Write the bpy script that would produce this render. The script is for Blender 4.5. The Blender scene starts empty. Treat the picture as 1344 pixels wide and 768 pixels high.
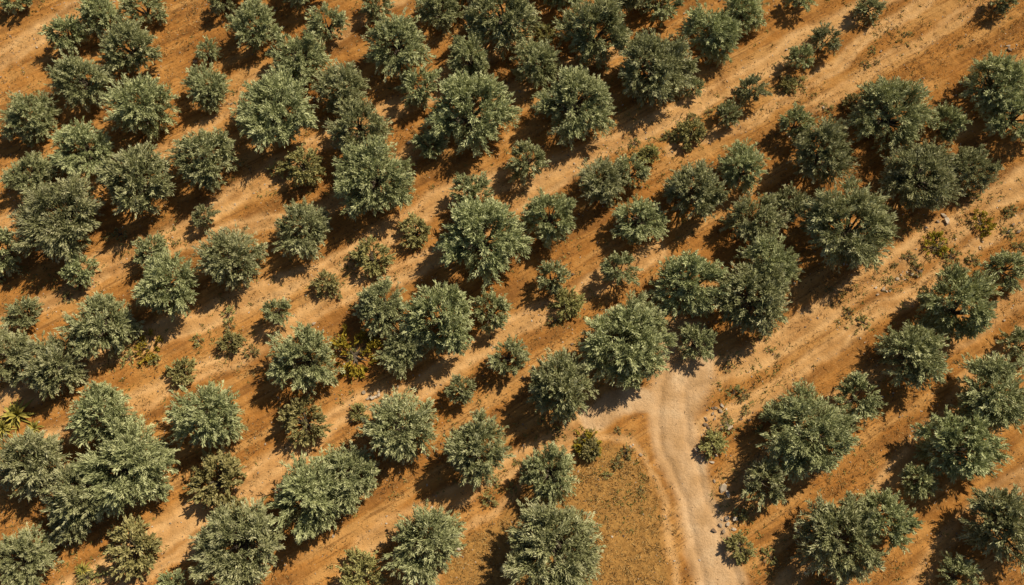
import bpy, math, numpy as np
from mathutils import Vector
rng = np.random.default_rng(7)
scene = bpy.context.scene
scene.view_settings.view_transform = 'Standard'
scene.view_settings.look = 'None'
scene.view_settings.exposure = 0

# ------------------------------------------------------------------ survey
H = 43.0; TILT = math.radians(18); FOC = 1055.0
def plan(px, py, h=0.0):
    """drone survey reading -> metres on the ground (x, y) and range"""
    u = (px-672)/FOC; v = (384-py)/FOC
    dy = math.sin(TILT)+v*math.cos(TILT); dz = -math.cos(TILT)+v*math.sin(TILT)
    s = (H-h)/(-dz)
    return u*s, dy*s, s

# ------------------------------------------------------------------ noise
def vnoise(x, y, seed=0):
    r = np.random.default_rng(seed); N = 256
    g = r.random((N, N))
    xi = np.floor(x).astype(int); yi = np.floor(y).astype(int)
    fx = x-xi; fy = y-yi
    fx = fx*fx*(3-2*fx); fy = fy*fy*(3-2*fy)
    a = g[xi % N, yi % N]; b = g[(xi+1) % N, yi % N]
    c = g[xi % N, (yi+1) % N]; d = g[(xi+1) % N, (yi+1) % N]
    return (a*(1-fx)+b*fx)*(1-fy)+(c*(1-fx)+d*fx)*fy
def fbm(x, y, seed=0, o=4):
    s = 0; a = 0.5; t = 0
    for i in range(o):
        c, n = math.cos(i*.9), math.sin(i*.9)
        s = s+a*vnoise((x*c-y*n)*2**i+17.3*i, (x*n+y*c)*2**i+9.1*i, seed+i); t += a; a *= 0.5
    return s/t
def fbm_s(x, y, seed=0, o=4):   # un-rotated octaves, for stretched streaks
    s = 0; a = 0.5; t = 0
    for i in range(o):
        s = s+a*vnoise(x*2**i+17.3*i, y*2**i+9.1*i, seed+i); t += a; a *= 0.55
    return s/t
def sstep(a, b, x):
    t = np.clip((x-a)/(b-a), 0, 1); return t*t*(3-2*t)

ANG = math.radians(31)
CA, SA = math.cos(ANG), math.sin(ANG)

def polydist(X, Y, pts):
    d = np.full(X.shape, 1e9)
    for (x0, y0), (x1, y1) in zip(pts[:-1], pts[1:]):
        vx, vy = x1-x0, y1-y0
        t = np.clip(((X-x0)*vx+(Y-y0)*vy)/(vx*vx+vy*vy+1e-12), 0, 1)
        d = np.minimum(d, (X-x0-t*vx)**2+(Y-y0-t*vy)**2)
    return np.sqrt(d)
def smooth(pts, n=4):
    P = [plan(*p)[:2] for p in pts]
    P = [P[0]]+P+[P[-1]]; out = []
    for i in range(1, len(P)-2):
        p0, p1, p2, p3 = [np.array(q) for q in P[i-1:i+3]]
        for k in range(n):
            t = k/n
            out.append(tuple(0.5*((2*p1)+(-p0+p2)*t+(2*p0-5*p1+4*p2-p3)*t*t+(-p0+3*p1-3*p2+p3)*t**3)))
    out.append(P[-1]); return out

ROAD = [
 (smooth([(965,860),(946,768),(923,690),(897,610),(884,550),(888,500),(905,440)]), 1.1),
 (smooth([(884,560),(862,530),(820,528),(775,552)]), 0.6),
 (smooth([(905,455),(902,490),(894,515)]), 1.4),
]
TRACKS = [  # polyline, half width, strength
 (smooth([(-60,110),(40,50),(150,-20)]), 1.0, .8),
 (smooth([(-40,330),(60,255),(230,190),(330,110),(470,30),(560,-30)]), .6, .6),
 (smooth([(120,345),(240,300),(345,235),(430,185),(560,120),(700,30)]), .8, .8),
 (smooth([(-20,440),(90,385),(190,330),(345,290),(430,270),(560,190),(660,120),(820,60)]), .7, .7),
 (smooth([(-60,560),(60,500),(190,445),(350,385),(480,325),(575,260),(690,235),(830,175),(985,95),(1150,0),(1250,-60)]), .85, 1.0),
 (smooth([(880,200),(1010,140),(1140,50),(1260,-30)]), .5, .8),
 (smooth([(1060,140),(1150,90),(1260,20),(1360,-40)]), .6, .6),
 (smooth([(-60,640),(100,560),(240,500),(345,450),(470,375),(570,335),(700,255),(760,215)]), .7, .9),
 (smooth([(60,790),(235,690),(370,605),(470,535),(560,500),(690,420),(770,380),(860,330)]), .8, 1.0),
 (smooth([(130,790),(290,690),(400,600)]), .45, .8),
 (smooth([(440,790),(500,700),(600,650),(690,600),(780,553)]), .7, .9),
 (smooth([(905,500),(1000,460),(1110,390),(1230,310),(1344,240),(1420,200)]), 1.0, .95),
 (smooth([(920,560),(985,530),(1100,450),(1240,350),(1400,260)]), .6, .8),
 (smooth([(940,690),(1010,600),(1140,500),(1260,440),(1400,350)]), .6, .55),
 (smooth([(1000,790),(1180,620),(1300,470),(1400,400)]), .6, .6),
 (smooth([(1180,800),(1270,680),(1400,600)]), .6, .6),
]
PATCH = smooth([(560,800),(590,720),(660,655),(730,600),(800,570),(843,595),(872,670),(890,740),(900,800)])
def inpoly(X, Y, poly):
    ins = np.zeros(X.shape, bool); n = len(poly)
    for i in range(n):
        x0, y0 = poly[i]; x1, y1 = poly[(i+1) % n]
        c = ((y0 > Y) != (y1 > Y)) & (X < (x1-x0)*(Y-y0)/((y1-y0) if abs(y1-y0) > 1e-9 else 1e-9)+x0)
        ins ^= c
    return ins

def fields(X, Y):
    wx = X+0.9*(fbm(X*.35, Y*.35, 3)-.5)+.35*(fbm(X*1.6, Y*1.6, 13)-.5)
    wy = Y+0.9*(fbm(X*.35, Y*.35, 5)-.5)+.35*(fbm(X*1.6, Y*1.6, 15)-.5)
    road = np.zeros(X.shape); ruts = np.zeros(X.shape)
    for pts, w in ROAD:
        d = polydist(wx, wy, pts)
        road = np.maximum(road, 1-sstep(w*.75, w*1.3, d))
        if 1.0 < w < 1.2:
            ruts = np.maximum(ruts, np.exp(-((d-w*.6)/.16)**2))
    track = np.zeros(X.shape)
    for pts, w, s in TRACKS:
        d = polydist(wx, wy, pts)
        track = np.maximum(track, s*(1-sstep(w*.3, w*1.3, d))*(.55+.8*np.exp(-((d-w*.6)/.2)**2)))
        ruts = np.maximum(ruts, .7*s*np.exp(-((d-w*.6)/.14)**2))
    track = track*(.4+1.0*fbm(X*.8, Y*.8, 31))
    U = X*CA+Y*SA; V = -X*SA+Y*CA
    pd = polydist(wx, wy, PATCH[:-1])
    ins = inpoly(wx, wy, PATCH)
    grass = np.where(ins, 1.0, 0.0)*sstep(.1, .8, pd)*(1-road)
    track = np.maximum(track, .7*(1-sstep(.1, .4, np.where(ins, pd, pd+.1))))
    return road, np.clip(track, 0, 1), ruts, grass, U, V

def height(X, Y, F):
    road, track, ruts, grass, U, V = F
    z = .18*(fbm(X*.12, Y*.12, 41)-.5)
    fur = fbm_s(U*.16, V*2.6, 51, 4)-.5
    z = z+.28*fur*(1-road)*(1-.4*track)*(1-.7*grass)
    z = z+.10*(fbm(X*2.2, Y*2.2, 61, 3)-.5)*(1-.7*road)
    z = z+.07*(fbm(X*6, Y*6, 66, 2)-.5)*(1-.6*road)
    z = z-.09*ruts-.04*road
    return z

# ------------------------------------------------------------------ helpers
def mk(name, verts, faces_flat, nper, mats, matidx=None, tone=None, smoothf=False, pattr=None):
    me = bpy.data.meshes.new(name)
    verts = np.asarray(verts, np.float32); ff = np.asarray(faces_flat, np.int32)
    nf = len(ff)//nper
    me.vertices.add(len(verts)); me.vertices.foreach_set('co', verts.ravel())
    me.loops.add(len(ff)); me.loops.foreach_set('vertex_index', ff)
    me.polygons.add(nf)
    me.polygons.foreach_set('loop_start', np.arange(0, nf*nper, nper, dtype=np.int32))
    try: me.polygons.foreach_set('loop_total', np.full(nf, nper, np.int32))
    except Exception: pass
    for m in mats: me.materials.append(m)
    if matidx is not None: me.polygons.foreach_set('material_index', np.asarray(matidx, np.int32))
    me.polygons.foreach_set('use_smooth', np.full(nf, smoothf, bool))
    if tone is not None:
        a = me.attributes.new('tone', 'FLOAT', 'FACE'); a.data.foreach_set('value', np.asarray(tone, np.float32))
    if pattr:
        for k, v in pattr.items():
            a = me.attributes.new(k, 'FLOAT', 'POINT'); a.data.foreach_set('value', np.asarray(v, np.float32).ravel())
    me.update(calc_edges=True)
    return me
def add(name, me, loc=(0, 0, 0), rot=(0, 0, 0), sc=(1, 1, 1)):
    o = bpy.data.objects.new(name, me); o.location = loc; o.rotation_euler = rot; o.scale = sc
    scene.collection.objects.link(o); return o

class NT:
    def __init__(s, name):
        s.m = bpy.data.materials.new(name); s.m.use_nodes = True; s.t = s.m.node_tree
        s.t.nodes.remove(s.t.nodes['Principled BSDF'])
        s.out = s.t.nodes['Material Output']; s.b = s.n('ShaderNodeBsdfDiffuse')
        s.l(s.b.outputs[0], s.out.inputs[0])
    def n(s, ty, **k):
        nd = s.t.nodes.new(ty)
        for a, v in k.items(): setattr(nd, a, v)
        return nd
    def l(s, a, b): s.t.links.new(a, b)
    def attr(s, nm): return s.n('ShaderNodeAttribute', attribute_name=nm).outputs['Fac']
    def noise(s, vec, sc, det=4, rough=.6, dist=0):
        nd = s.n('ShaderNodeTexNoise'); nd.inputs['Scale'].default_value = sc; nd.inputs['Detail'].default_value = det
        nd.inputs['Roughness'].default_value = rough; nd.inputs['Distortion'].default_value = dist
        if vec is not None: s.l(vec, nd.inputs['Vector'])
        return nd.outputs['Fac']
    def ramp(s, f, stops):
        nd = s.n('ShaderNodeValToRGB'); e = nd.color_ramp.elements
        while len(e) < len(stops): e.new(.5)
        for i, (p, c) in enumerate(stops):
            e[i].position = p; e[i].color = (c if len(c) == 4 else (*c, 1)) if isinstance(c, tuple) else (c, c, c, 1)
        s.l(f, nd.inputs['Fac']); return nd.outputs['Color']
    def mix(s, f, a, b, bt='MIX'):
        nd = s.n('ShaderNodeMix', data_type='RGBA', blend_type=bt)
        for i, v in ((0, f), (6, a), (7, b)):
            if hasattr(v, 'links'): s.l(v, nd.inputs[i])
            elif isinstance(v, tuple): nd.inputs[i].default_value = (*v, 1)
            else: nd.inputs[i].default_value = v
        return nd.outputs[2]
    def math(s, op, a, b=None):
        nd = s.n('ShaderNodeMath', operation=op)
        for i, v in ((0, a), (1, b)):
            if v is None: continue
            if hasattr(v, 'links'): s.l(v, nd.inputs[i])
            else: nd.inputs[i].default_value = v
        return nd.outputs[0]

# ------------------------------------------------------------------ materials
def ground_mat():
    g = NT('dry_soil')
    tc = g.n('ShaderNodeTexCoord').outputs['Object']
    rot = g.n('ShaderNodeVectorRotate', rotation_type='Z_AXIS'); rot.inputs['Angle'].default_value = -ANG
    g.l(tc, rot.inputs['Vector'])
    def strip(a, b):
        sc = g.n('ShaderNodeVectorMath', operation='MULTIPLY'); sc.inputs[1].default_value = (a, b, 1)
        g.l(rot.outputs[0], sc.inputs[0]); return sc.outputs[0]
    mid = g.attr('mid'); big = g.attr('big'); streak = g.attr('streak'); lit = g.attr('litter')
    fine = g.noise(tc, 8, 4, .8); rake = g.noise(strip(.35, 5.5), 1.0, 2, .6, .2)
    col = g.ramp(mid, [(.25, (.36, .153, .036)), (.5, (.50, .232, .058)), (.75, (.58, .292, .083))])
    col = g.mix(g.ramp(big, [(.35, 0.0), (.65, .5)]), col, (.43, .183, .043))
    col = g.mix(g.ramp(streak, [(.52, 0.0), (.72, .6)]), col, (.65, .37, .13))
    col = g.mix(g.ramp(streak, [(.32, .7), (.46, 0.0)]), col, (.27, .118, .033))
    col = g.mix(g.ramp(rake, [(.35, .65), (.47, 0.0)]), col, (.25, .108, .032))
    tr = g.math('MULTIPLY', g.attr('track'), g.ramp(mid, [(.3, .65), (.55, 1.0)]))
    col = g.mix(tr, col, (.73, .445, .19))
    gp = g.ramp(g.noise(tc, 3.2, 4, .75), [(.3, (.27, .14, .04)), (.5, (.42, .22, .063)), (.7, (.54, .305, .09))])
    col = g.mix(g.attr('grass'), col, gp)
    keep = g.math('SUBTRACT', 1.0, g.math('MULTIPLY', g.attr('road'), .85))
    sp = g.ramp(fine, [(.33, .85), (.43, 0.0)])
    col = g.mix(g.math('MULTIPLY', g.math('MULTIPLY', sp, keep), lit), col, (.13, .068, .022))
    col = g.mix(g.math('MULTIPLY', g.ramp(fine, [(.57, 0.0), (.72, .6)]), keep), col, (.73, .44, .165))
    rc = g.ramp(mid, [(.3, (.55, .335, .155)), (.55, (.66, .43, .225)), (.8, (.72, .505, .29))])
    rc = g.mix(g.ramp(fine, [(.36, .45), (.5, 0.0)]), rc, (.43, .255, .12))
    col = g.mix(g.attr('road'), col, rc)
    g.l(col, g.b.inputs['Color']); g.b.inputs['Roughness'].default_value = .3
    bp = g.n('ShaderNodeBump'); bp.inputs['Strength'].default_value = .75; bp.inputs['Distance'].default_value = .11
    g.l(g.noise(tc, 5, 4, .8), bp.inputs['Height']); g.l(bp.outputs[0], g.b.inputs['Normal'])
    return g.m
def leaf_mat(name, dark, midc, light):
    g = NT(name)
    oi = g.n('ShaderNodeObjectInfo').outputs['Random']
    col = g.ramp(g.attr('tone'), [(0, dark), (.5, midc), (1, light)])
    hs = g.n('ShaderNodeHueSaturation'); g.l(col, hs.inputs['Color'])
    g.l(g.math('ADD', g.math('MULTIPLY', oi, .025), .488), hs.inputs['Hue'])
    g.l(g.math('ADD', g.math('MULTIPLY', oi, .3), .87), hs.inputs['Value'])
    g.l(hs.outputs[0], g.b.inputs['Color'])
    tr = g.n('ShaderNodeBsdfTranslucent'); g.l(hs.outputs[0], tr.inputs['Color'])
    mx = g.n('ShaderNodeMixShader'); mx.inputs[0].default_value = .12
    g.l(g.b.outputs[0], mx.inputs[1]); g.l(tr.outputs[0], mx.inputs[2]); g.l(mx.outputs[0], g.out.inputs[0])
    return g.m
def plain(name, stops, scale=5):
    g = NT(name); tc = g.n('ShaderNodeTexCoord').outputs['Object']
    g.l(g.ramp(g.noise(tc, scale, 5, .7), stops), g.b.inputs['Color'])
    return g.m
def tone_mat(name, stops):
    g = NT(name); g.l(g.ramp(g.attr('tone'), stops), g.b.inputs['Color'])
    return g.m
M_GROUND = ground_mat()
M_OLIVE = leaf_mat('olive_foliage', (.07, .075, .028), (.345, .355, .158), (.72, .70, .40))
M_SHRUB = leaf_mat('shrub_foliage', (.11, .10, .03), (.37, .34, .125), (.64, .58, .26))
M_YEL = leaf_mat('yellow_weed', (.13, .11, .02), (.36, .29, .035), (.60, .47, .07))
M_BARK = plain('olive_bark', [(.3, (.06, .045, .03)), (.7, (.2, .16, .115))], 8)
M_STONE = tone_mat('limestone', [(0, (.18, .12, .08)), (.5, (.40, .30, .2)), (1, (.60, .50, .38))])
M_GRASS = tone_mat('dry_grass', [(0, (.22, .13, .045)), (.45, (.44, .27, .095)), (.8, (.62, .42, .17)), (1, (.27, .25, .09))])
M_WEED = tone_mat('green_weeds', [(0, (.12, .11, .03)), (.5, (.25, .22, .065)), (1, (.42, .35, .12))])
M_LITTER = tone_mat('twig_litter', [(0, (.05, .032, .018)), (.6, (.14, .085, .04)), (1, (.34, .23, .12))])

# ------------------------------------------------------------------ ground
def axis(a, b, st, far):
    core = np.arange(a, b+st/2, st); ext = []; s = st; p = 0
    while p < far: s *= 1.35; p += s; ext.append(p)
    ext = np.array(ext); return np.concatenate([(a-ext)[::-1], core, core[-1]+ext])
xs = axis(-42, 42, .125, 500); ys = axis(-5, 40, .125, 500)
X, Y = np.meshgrid(xs, ys); F = fields(X, Y); Z = height(X, Y, F)
road, track, ruts, grass, U_, V_ = F
A_MID = fbm(X*1.1, Y*1.1, 201, 5); A_BIG = fbm(X*.16, Y*.16, 211, 4); A_LIT = .25+.75*sstep(.42, .6, fbm(X*.7, Y*.7, 221, 4))
A_STR = fbm_s(U_*.15, V_*1.5, 231, 4)
ATT = dict(road=road, track=track, grass=grass, mid=A_MID, big=A_BIG, litter=A_LIT, streak=A_STR)
ny, nx = X.shape
def look(A, x, y):
    """bilinear reading of a ground field"""
    x = np.asarray(x, float); y = np.asarray(y, float)
    i = np.clip(np.searchsorted(xs, x)-1, 0, nx-2); j = np.clip(np.searchsorted(ys, y)-1, 0, ny-2)
    fx = (x-xs[i])/(xs[i+1]-xs[i]); fy = (y-ys[j])/(ys[j+1]-ys[j])
    return (A[j, i]*(1-fx)+A[j, i+1]*fx)*(1-fy)+(A[j+1, i]*(1-fx)+A[j+1, i+1]*fx)*fy
idx = np.arange(nx*ny).reshape(ny, nx)
q = np.stack([idx[:-1, :-1], idx[:-1, 1:], idx[1:, 1:], idx[1:, :-1]], -1).reshape(-1, 4)
co = np.stack([X, Y, Z], -1).reshape(-1, 3)
add('ground', mk('ground', co, q.ravel(), 4, [M_GROUND], smoothf=True, pattr=ATT))
rz = Z+(road-.35)*.03
sel = (road[:-1, :-1] > .02) & (road[1:, 1:] > .02) & (road[:-1, 1:] > .02) & (road[1:, :-1] > .02)
rq = q[sel.ravel()]; used = np.unique(rq); remap = np.zeros(nx*ny, int); remap[used] = np.arange(len(used))
rco = np.stack([X, Y, rz], -1).reshape(-1, 3)[used]
add('dirt_road', mk('dirt_road', rco, remap[rq].ravel(), 4, [M_GROUND], smoothf=True,
        pattr={k: v.ravel()[used] for k, v in ATT.items()}))

# ------------------------------------------------------------------ plants
def nrm(v): return v/np.maximum(np.linalg.norm(v, axis=-1, keepdims=True), 1e-9)
def tube(p, r, n=7):
    p = np.array(p, float); V = []; Fq = []
    for i in range(len(p)):
        t = nrm(p[min(i+1, len(p)-1)]-p[max(i-1, 0)])
        a = nrm(np.cross(t, [.31, .87, .2])); b = np.cross(t, a)
        for k in range(n):
            th = 2*math.pi*k/n; V.append(p[i]+r[i]*(math.cos(th)*a+math.sin(th)*b))
    for i in range(len(p)-1):
        for k in range(n): Fq.append([i*n+k, i*n+(k+1) % n, (i+1)*n+(k+1) % n, (i+1)*n+k])
    return np.array(V), np.array(Fq)
def leaves(P, D, L, W, r, up=0.5, face=None):
    """kite leaves; 'face' = direction the blades tend to present themselves to"""
    n = len(P); D = nrm(D)
    b = face*1.4 if face is not None else np.array([0, 0, up])*1.5
    up_v = nrm(r.normal(size=(n, 3))*.7+b)
    S = nrm(np.cross(D, up_v)); L = L[:, None]; W = W[:, None]
    N = np.cross(S, D)
    v = np.stack([P, P+D*L*.45+S*W*.5+N*L*.05, P+D*L, P+D*L*.45-S*W*.5+N*L*.05], 1).reshape(-1, 3)
    return v, np.arange(4*n).reshape(n, 4)

def make_plant(name, seed, R, nl, npl, nleaf, leafL, leafW, mat, trunk=True, flat=.82, spread=.42, core=.3):
    r = np.random.default_rng(seed); V = []; Q = []; MI = []; T = []; off = 0
    cz = R*flat*.86+(.2 if trunk else -.1)
    C = np.array([0, 0, cz])
    i = np.arange(nl); ph = i*2.399963+r.random()*6; zz = 1-(i+.5)/nl*1.5
    dirs = np.stack([np.cos(ph)*np.sqrt(np.maximum(0, 1-zz**2)), np.sin(ph)*np.sqrt(np.maximum(0, 1-zz**2)), zz], 1)
    dirs = nrm(dirs+r.normal(size=dirs.shape)*.24)
    lr = R*spread*r.uniform(.7, 1.25, nl)
    lc = C+dirs*(R*r.uniform(.80, 1.14, nl)[:, None]-lr[:, None])*np.array([1, 1, flat])
    base = np.array([0, 0, -.15])
    if trunk:
        fork = np.array([r.normal()*.1*R, r.normal()*.1*R, R*.34])
        v, f = tube([base, fork*.3, fork*.7, fork], [R*.15, R*.105, R*.09, R*.085])
        V.append(v); Q.append(f+off); MI += [1]*len(f); T += [.5]*len(f); off += len(v)
    else: fork = np.array([0, 0, .0])
    for c in lc:
        m = (fork+c)/2+r.normal(size=3)*R*.05
        v, f = tube([fork, m, c], [R*.055, R*.035, R*.012], 5)
        V.append(v); Q.append(f+off); MI += [1]*len(f); T += [.5]*len(f); off += len(v)
    k = r.integers(0, nl, npl)
    pd = nrm(dirs[k]*1.0+nrm(r.normal(size=(npl, 3)))*.95+np.array([0, 0, .12]))
    ps = lc[k]+pd*(lr[k]*.1)[:, None]
    pl = lr[k]*r.uniform(.7, 1.4, npl)
    nc = int(npl*core)
    cd_ = nrm(r.normal(size=(nc, 3))); cd_[:, 2] = np.abs(cd_[:, 2])*1.1-.3; cd_ = nrm(cd_)
    ps[:nc] = C+cd_*(R*.42)*np.array([1, 1, flat]); pd[:nc] = nrm(cd_+r.normal(size=(nc, 3))*.25)
    pl[:nc] = R*r.uniform(.3, .5, nc)
    ptone = np.clip(r.normal(.5, .2, npl), 0, 1)
    j = np.repeat(np.arange(npl), nleaf); n = len(j)
    t = r.random(n)**.75
    side = nrm(np.cross(pd, r.normal(size=(npl, 3))))
    ax = ps[j]+pd[j]*(pl[j]*t)[:, None]+side[j]*(pl[j]*.2*t*t)[:, None]
    rr = R*.055*(1.2-t)
    P = ax+r.normal(size=(n, 3))*rr[:, None]
    D = pd[j]*1.0+r.normal(size=(n, 3))*.42+side[j]*.3*t[:, None]
    L = leafL*r.uniform(.7, 1.3, n); W = leafW*r.uniform(.7, 1.3, n)
    P[:, 2] = np.maximum(P[:, 2], .05)
    face = nrm(P-C)+(P-ax)/(R*.08)*.4+np.array([0, 0, .6])
    v, f = leaves(P, D, L, W, r, .8, nrm(face))
    V.append(v); Q.append(f+off); MI += [0]*n
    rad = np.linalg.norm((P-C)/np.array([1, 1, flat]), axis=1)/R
    T += list(np.clip(ptone[j]*.6+.25*(t-.3)+r.normal(0, .13, n)+.28*np.clip(rad-.35, 0, 1), 0, 1))  # random leaf tone plus painted light: sunlit shoot tips, silvery sheen, shaded crown interior
    V = np.concatenate(V)
    th = np.arctan2(P[:, 1], P[:, 0]); h = np.hypot(P[:, 0], P[:, 1])
    secs = [h[(th >= a) & (th < a+.393)] for a in np.arange(-3.14159, 3.0, .393)]
    edge = np.mean([np.percentile(s_, 98.5) for s_ in secs if len(s_) > 3])+leafL*.4
    V *= R/edge
    return mk(name, V, np.concatenate(Q).ravel(), 4, [mat, M_BARK], MI, T)

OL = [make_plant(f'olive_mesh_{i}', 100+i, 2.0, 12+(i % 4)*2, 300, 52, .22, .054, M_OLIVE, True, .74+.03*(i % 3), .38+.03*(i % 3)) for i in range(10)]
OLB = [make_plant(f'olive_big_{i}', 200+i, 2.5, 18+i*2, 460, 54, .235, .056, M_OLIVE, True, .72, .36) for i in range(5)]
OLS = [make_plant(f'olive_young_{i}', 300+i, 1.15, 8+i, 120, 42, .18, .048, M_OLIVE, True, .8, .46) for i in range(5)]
SH = [make_plant(f'shrub_mesh_{i}', 400+i, 1.2, 13+i, 130, 42, .14, .06, M_SHRUB, False, .6, .36) for i in range(4)]
YE = [make_plant(f'yellow_mesh_{i}', 500+i, 1.0, 14, 45, 34, .16, .06, M_YEL, False, .3, .3) for i in range(2)]
WE = [make_plant(f'weed_mesh_{i}', 600+i, .8, 9, 34, 30, .14, .045, M_SHRUB, False, .4, .34) for i in range(3)]

TREES = """22 2 20;133 22 31;190 12 28;90 48 28;172 68 38;105 106 44;188 142 46;40 155 38;105 195 45;40 230 35;185 240 50;80 287 60;6 332 30;
105 355 24;270 210 44;273 115 33;272 66 18;335 35 37;292 4 20;390 78 41;358 145 57;450 115 37;472 168 43;488 235 58;268 285 19;397 300 41;
305 340 43;222 376 45;200 330 24;365 410 21;133 430 43;72 480 44;10 465 38;30 412 24;135 545 42;275 545 48;40 605 48;165 610 62;110 648 46;
28 735 44;93 690 25;315 718 60;400 470 46;405 652 56;455 625 42;560 712 50;525 560 53;625 590 48;605 512 21;720 622 38;728 720 64;
735 510 47;666 468 28;500 402 37;577 420 50;530 458 34;645 408 29;630 312 60;620 256 32;722 285 39;725 365 24;692 213 31;615 146 62;
565 190 24;550 115 30;520 60 48;495 8 25;430 35 28;575 14 32;658 25 50;615 78 34;705 85 36;753 135 56;780 45 50;858 88 53;935 45 42;
975 15 33;865 8 28;910 115 15;985 120 23;955 151 19;1050 78 22;1082 55 22;1140 12 20;1050 -2 22;1315 3 20;790 240 34;827 228 26;
838 288 38;812 355 27;912 252 43;972 222 35;992 290 43;1045 165 25;1078 205 44;1035 268 25;1110 300 62;1165 150 54;1210 230 54;1272 222 35;
1240 165 25;1303 112 44;1332 155 40;903 375 50;985 390 52;1012 350 42;820 452 58;838 425 40;915 448 26;1320 355 29;1252 400 51;
1195 466 45;1125 523 31;1062 567 60;1003 633 31;1305 520 52;1342 455 28;1260 587 52;1205 632 25;1105 705 58;1160 682 40;1318 690 54;1255 757 28;
225 768 20;735 -18 40;830 -12 35;620 -30 40;400 -20 38;330 -25 30"""
SHRUBS = "400 222 28;428 373 17;305 450 16;238 487 20;285 632 37;180 718 36;400 555 31;475 752 30;470 542 13;545 305 23;490 340 27;745 400 22;905 175 20;935 583 17;970 718 18;1035 112 12;715 45 15;775 590 14;850 205 14;1120 135 14"
YELL = "462 463 34;192 455 20;1230 320 18;1290 292 16;770 583 20"
def P3(s): return [tuple(map(float, t.split())) for t in s.replace('\n', '').split(';') if t.strip()]
def hz(x, y): return float(look(Z, x, y))
def put(lst, kind):
    for n, (px, py, rp) in enumerate(lst):
        r0 = rp*43/FOC
        hc = r0*.62+.15 if kind == 'olive_tree' else r0*.35
        x, y, s = plan(px, py, hc); r = rp*s/FOC
        if kind == 'olive_tree':
            r *= .90+.06*min(1, max(0, (py-100)/500))
            if r > 2.1: me, R = OLB[n % 5], 2.5
            elif r > 1.3: me, R = OL[(n*7) % 10], 2.0
            else: me, R = OLS[n % 5], 1.15
        elif kind == 'shrub': me, R = SH[n % 4], 1.2
        else: me, R = YE[n % 2], 1.0
        k = r/R
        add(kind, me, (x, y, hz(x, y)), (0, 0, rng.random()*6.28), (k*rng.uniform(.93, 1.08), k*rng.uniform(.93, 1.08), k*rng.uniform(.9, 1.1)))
put(P3(TREES), 'olive_tree'); put(P3(SHRUBS), 'shrub'); put(P3(YELL), 'yellow_flowering_weed')
for i in range(-13, 14):
    for j in range(-7, 14):
        a = i*5.6+(j % 2)*2.6+rng.normal()*.7; b = j*5.2+rng.normal()*.6
        x = a*CA-b*SA; y = 17+a*SA+b*CA
        w = 30+max(0, y)*.24
        if abs(x) < w+2.5 and -5.5 < y < 38: continue
        if abs(x) > 50 or y < -14 or y > 52: continue
        if abs(x-13) < 3 and y < 0: continue
        k = rng.uniform(.7, 1.1)
        add('olive_tree', OL[rng.integers(10)], (x, y, hz(x, y)), (0, 0, rng.random()*6.28), (k, k, k))

# agave rosettes
M_AGAVE = tone_mat('agave_blades', [(0, (.14, .14, .035)), (.5, (.34, .29, .06)), (1, (.55, .45, .12))])
def agave(px, py, rp, seed):
    r = np.random.default_rng(seed); x, y, s = plan(px, py); R = rp*s/FOC; V = []; Q = []; T = []; off = 0
    nb = 34
    for i in range(nb):
        a = i*2.4+r.normal()*.1; e = .15+1.1*(i/nb)
        L = R*(1.1-.35*i/nb)*r.uniform(.85, 1.1); w = R*.085
        h = np.array([math.cos(a), math.sin(a), 0]); sd = np.array([-math.sin(a), math.cos(a), 0])
        tone = r.random()
        for k in range(6):
            t = k/5; p = h*L*t*math.cos(e)+np.array([0, 0, L*(t*math.sin(e)-.35*t*t*math.cos(e))+.12])
            ww = w*(1-t**1.6)*(.7+.6*math.sin(min(t*3, 1.57)))+.002
            V += [p-sd*ww+[0, 0, ww*.5], p-[0, 0, .0], p+sd*ww+[0, 0, ww*.5]]
            if k:
                o = off+3*k
                Q += [[o-3, o-2, o+1, o], [o-2, o-1, o+2, o+1]]; T += [tone, tone*.8]
        off += 18
    add('agave_plant', mk('agave', np.array(V), np.array(Q).ravel(), 4, [M_AGAVE], tone=T), (x, y, hz(x, y)))
agave(24, 545, 27, 1); agave(6, 563, 18, 2); agave(46, 562, 13, 3); agave(110, 748, 13, 4)

# ------------------------------------------------------------------ small ground cover
def sample(n, wfun, seed):
    r = np.random.default_rng(seed)
    x = r.uniform(-34, 34, n*6); y = r.uniform(-3, 37, n*6)
    Ff = [look(a, x, y) for a in (road, track, ruts, grass)]; w = wfun(x, y, Ff); k = r.random(len(x)) < w
    x, y = x[k][:n], y[k][:n]; return x, y, look(Z, x, y)
def tufts(name, x, y, z, nb, L, W, mat, seed, lean=.8, tb=0., ts=1.):
    r = np.random.default_rng(seed); n = len(x); j = np.repeat(np.arange(n), nb)
    s = r.uniform(.5, 1.5, n)[j]
    P = np.stack([x[j], y[j], z[j]-.01], 1)+r.normal(size=(len(j), 3))*np.array([1, 1, 0])*(.06*s)[:, None]
    D = r.normal(size=(len(j), 3))*lean; D[:, 2] = r.uniform(.25, 1, len(j))
    v, f = leaves(P, D, L*s*r.uniform(.6, 1.3, len(j)), W*r.uniform(.7, 1.4, len(j)), r)
    tone = np.clip(tb+ts*(.6*r.random(n)[j]+.4*r.random(len(j))), 0, 1)
    add(name, mk(name, v, f.ravel(), 4, [mat], tone=tone))
def w_grass(x, y, F): return np.clip(F[3]*.8+.5*sstep(.47, .64, fbm(x*.5, y*.5, 71))*(1-F[0])*(1-.7*F[1]), 0, 1)
x, y, z = sample(12000, w_grass, 1); tufts('dry_grass', x, y, z, 7, .16, .024, M_GRASS, 2)
def near(pts, x, y, rr):
    w = np.zeros(x.shape)
    for px, py in pts:
        a, b, _ = plan(px, py); w = np.maximum(w, np.exp(-((x-a)**2+(y-b)**2)/rr**2))
    return w
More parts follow.
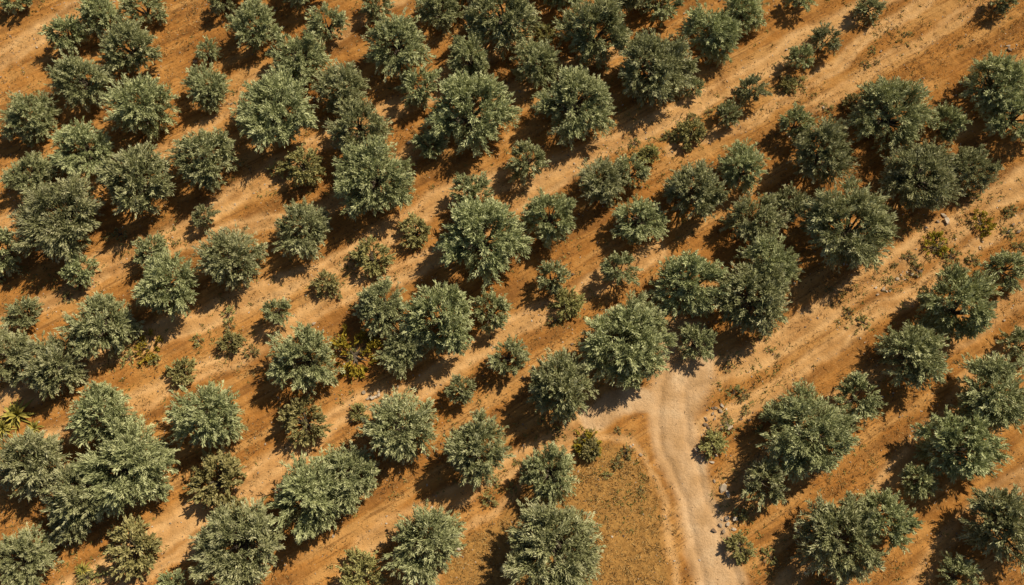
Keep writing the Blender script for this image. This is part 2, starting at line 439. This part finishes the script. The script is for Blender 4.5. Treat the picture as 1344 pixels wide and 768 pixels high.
WP = [(985,500),(1000,475),(960,540),(1230,320),(1290,290),(1180,370),(1120,410),(990,520),(880,190),(840,210),(900,170),(180,455),(190,320),
      (450,480),(770,580),(750,590),(745,410),(480,345),(1260,350),(1330,300),(400,230),(1170,40),(1040,120),(110,750),(60,380),(300,450),(640,620),(980,720),(960,680),(820,640)]
def w_weed(x, y, F): return np.clip(near(WP, x, y, 1.3)*.8+.12*sstep(.45, .62, fbm(x*.8, y*.8, 81)), 0, 1)*(1-F[0])
x, y, z = sample(4500, w_weed, 3); tufts('green_weeds', x, y, z, 9, .15, .045, M_WEED, 4, 1.0)
def w_lit(x, y, F): return np.clip(.15+.8*sstep(.43, .62, fbm(x*.6, y*.6, 91)), 0, 1)*(1-.85*F[0])*(1-.5*F[1])
x, y, z = sample(18000, w_lit, 5); tufts('twig_litter', x, y, z+.01, 2, .13, .035, M_LITTER, 6, 1.5)
for n in range(120):
    px, py = WP[n % len(WP)]; a, b, _ = plan(px+rng.normal()*28, py+rng.normal()*22)
    if look(road, a, b) > .2: continue
    k = rng.uniform(.2, .55); add('wild_weed', WE[n % 3], (a, b, hz(a, b)), (0, 0, rng.random()*6), (k, k, k))
def stones(name, x, y, z, size, seed):
    r = np.random.default_rng(seed); n = len(x)
    o = np.array([[1,0,0],[0,1,0],[-1,0,0],[0,-1,0],[.6,.6,.6],[-.6,.6,.6],[-.6,-.6,.6],[.6,-.6,.6],[0,0,-.6]], float)
    fs = np.array([[4,5,6],[4,6,7],[0,1,4],[1,5,4],[1,2,5],[2,6,5],[2,3,6],[3,7,6],[3,0,7],[0,4,7],[0,8,1],[1,8,2],[2,8,3],[3,8,0]])
    s = size*np.exp(r.normal(0, .45, n)); V = o[None]*s[:, None, None]*r.uniform(.6, 1.3, (n, 9, 1))
    th = r.random(n)*6.28; c, q_ = np.cos(th)[:, None], np.sin(th)[:, None]
    vx = V[..., 0]*c-V[..., 1]*q_*.7; vy = V[..., 0]*q_+V[..., 1]*c*.7
    V = np.stack([vx+x[:, None], vy+y[:, None], V[..., 2]*.75+z[:, None]+s[:, None]*.15], -1)
    f = (fs[None]+np.arange(n)[:, None, None]*9).reshape(-1)
    add(name, mk(name, V.reshape(-1, 3), f, 3, [M_STONE], tone=np.repeat(r.random(n), len(fs))))
x, y, z = sample(9000, lambda x, y, F: np.clip(.15+.6*sstep(.5, .7, fbm(x*.7, y*.7, 95))+.3*F[1], 0, 1)*(1-.8*F[0]), 8)
stones('pebbles', x, y, z, .03, 9)
SP = [(490,520),(497,514),(950,555),(938,562),(932,545),(942,548),(985,545),(1180,370),(1200,360),(1330,60),(1330,300),(830,588),(948,680),(958,690),(940,530),(1160,385),(590,730),(370,640),(1240,290),(932,605),(957,700),(925,575),(945,640),(965,720)]
sx = []; sy = []
for px, py in SP:
    for k in range(4):
        a, b, _ = plan(px+rng.normal()*7, py+rng.normal()*6); sx.append(a); sy.append(b)
sx = np.array(sx); sy = np.array(sy); stones('limestone_rocks', sx, sy, look(Z, sx, sy), .11, 11)

# ------------------------------------------------------------------ light
az = math.atan2(.74, .67); el = math.radians(46)
S = Vector((math.sin(az)*math.cos(el), math.cos(az)*math.cos(el), math.sin(el)))
ld = bpy.data.lights.new('sun', 'SUN'); ld.energy = 5.0; ld.angle = math.radians(.5); ld.color = (1, .90, .72)
lo = bpy.data.objects.new('sun', ld); lo.rotation_euler = (-S).to_track_quat('-Z', 'Y').to_euler(); lo.location = S*80
scene.collection.objects.link(lo)
w = bpy.data.worlds.new('World'); scene.world = w; w.use_nodes = True
bg = w.node_tree.nodes['Background']; sk = w.node_tree.nodes.new('ShaderNodeTexSky'); sk.sky_type = 'NISHITA'
sk.sun_disc = False; sk.sun_elevation = el; sk.sun_rotation = az
w.node_tree.links.new(sk.outputs[0], bg.inputs['Color']); bg.inputs['Strength'].default_value = .05

cd = bpy.data.cameras.new('camera'); cam = bpy.data.objects.new('camera', cd); scene.collection.objects.link(cam)
cam.location = (0, 0, H); cam.rotation_euler = (TILT, 0, 0); cd.sensor_width = 36; cd.lens = 36*FOC/1344
cd.clip_end = 2000; scene.camera = cam
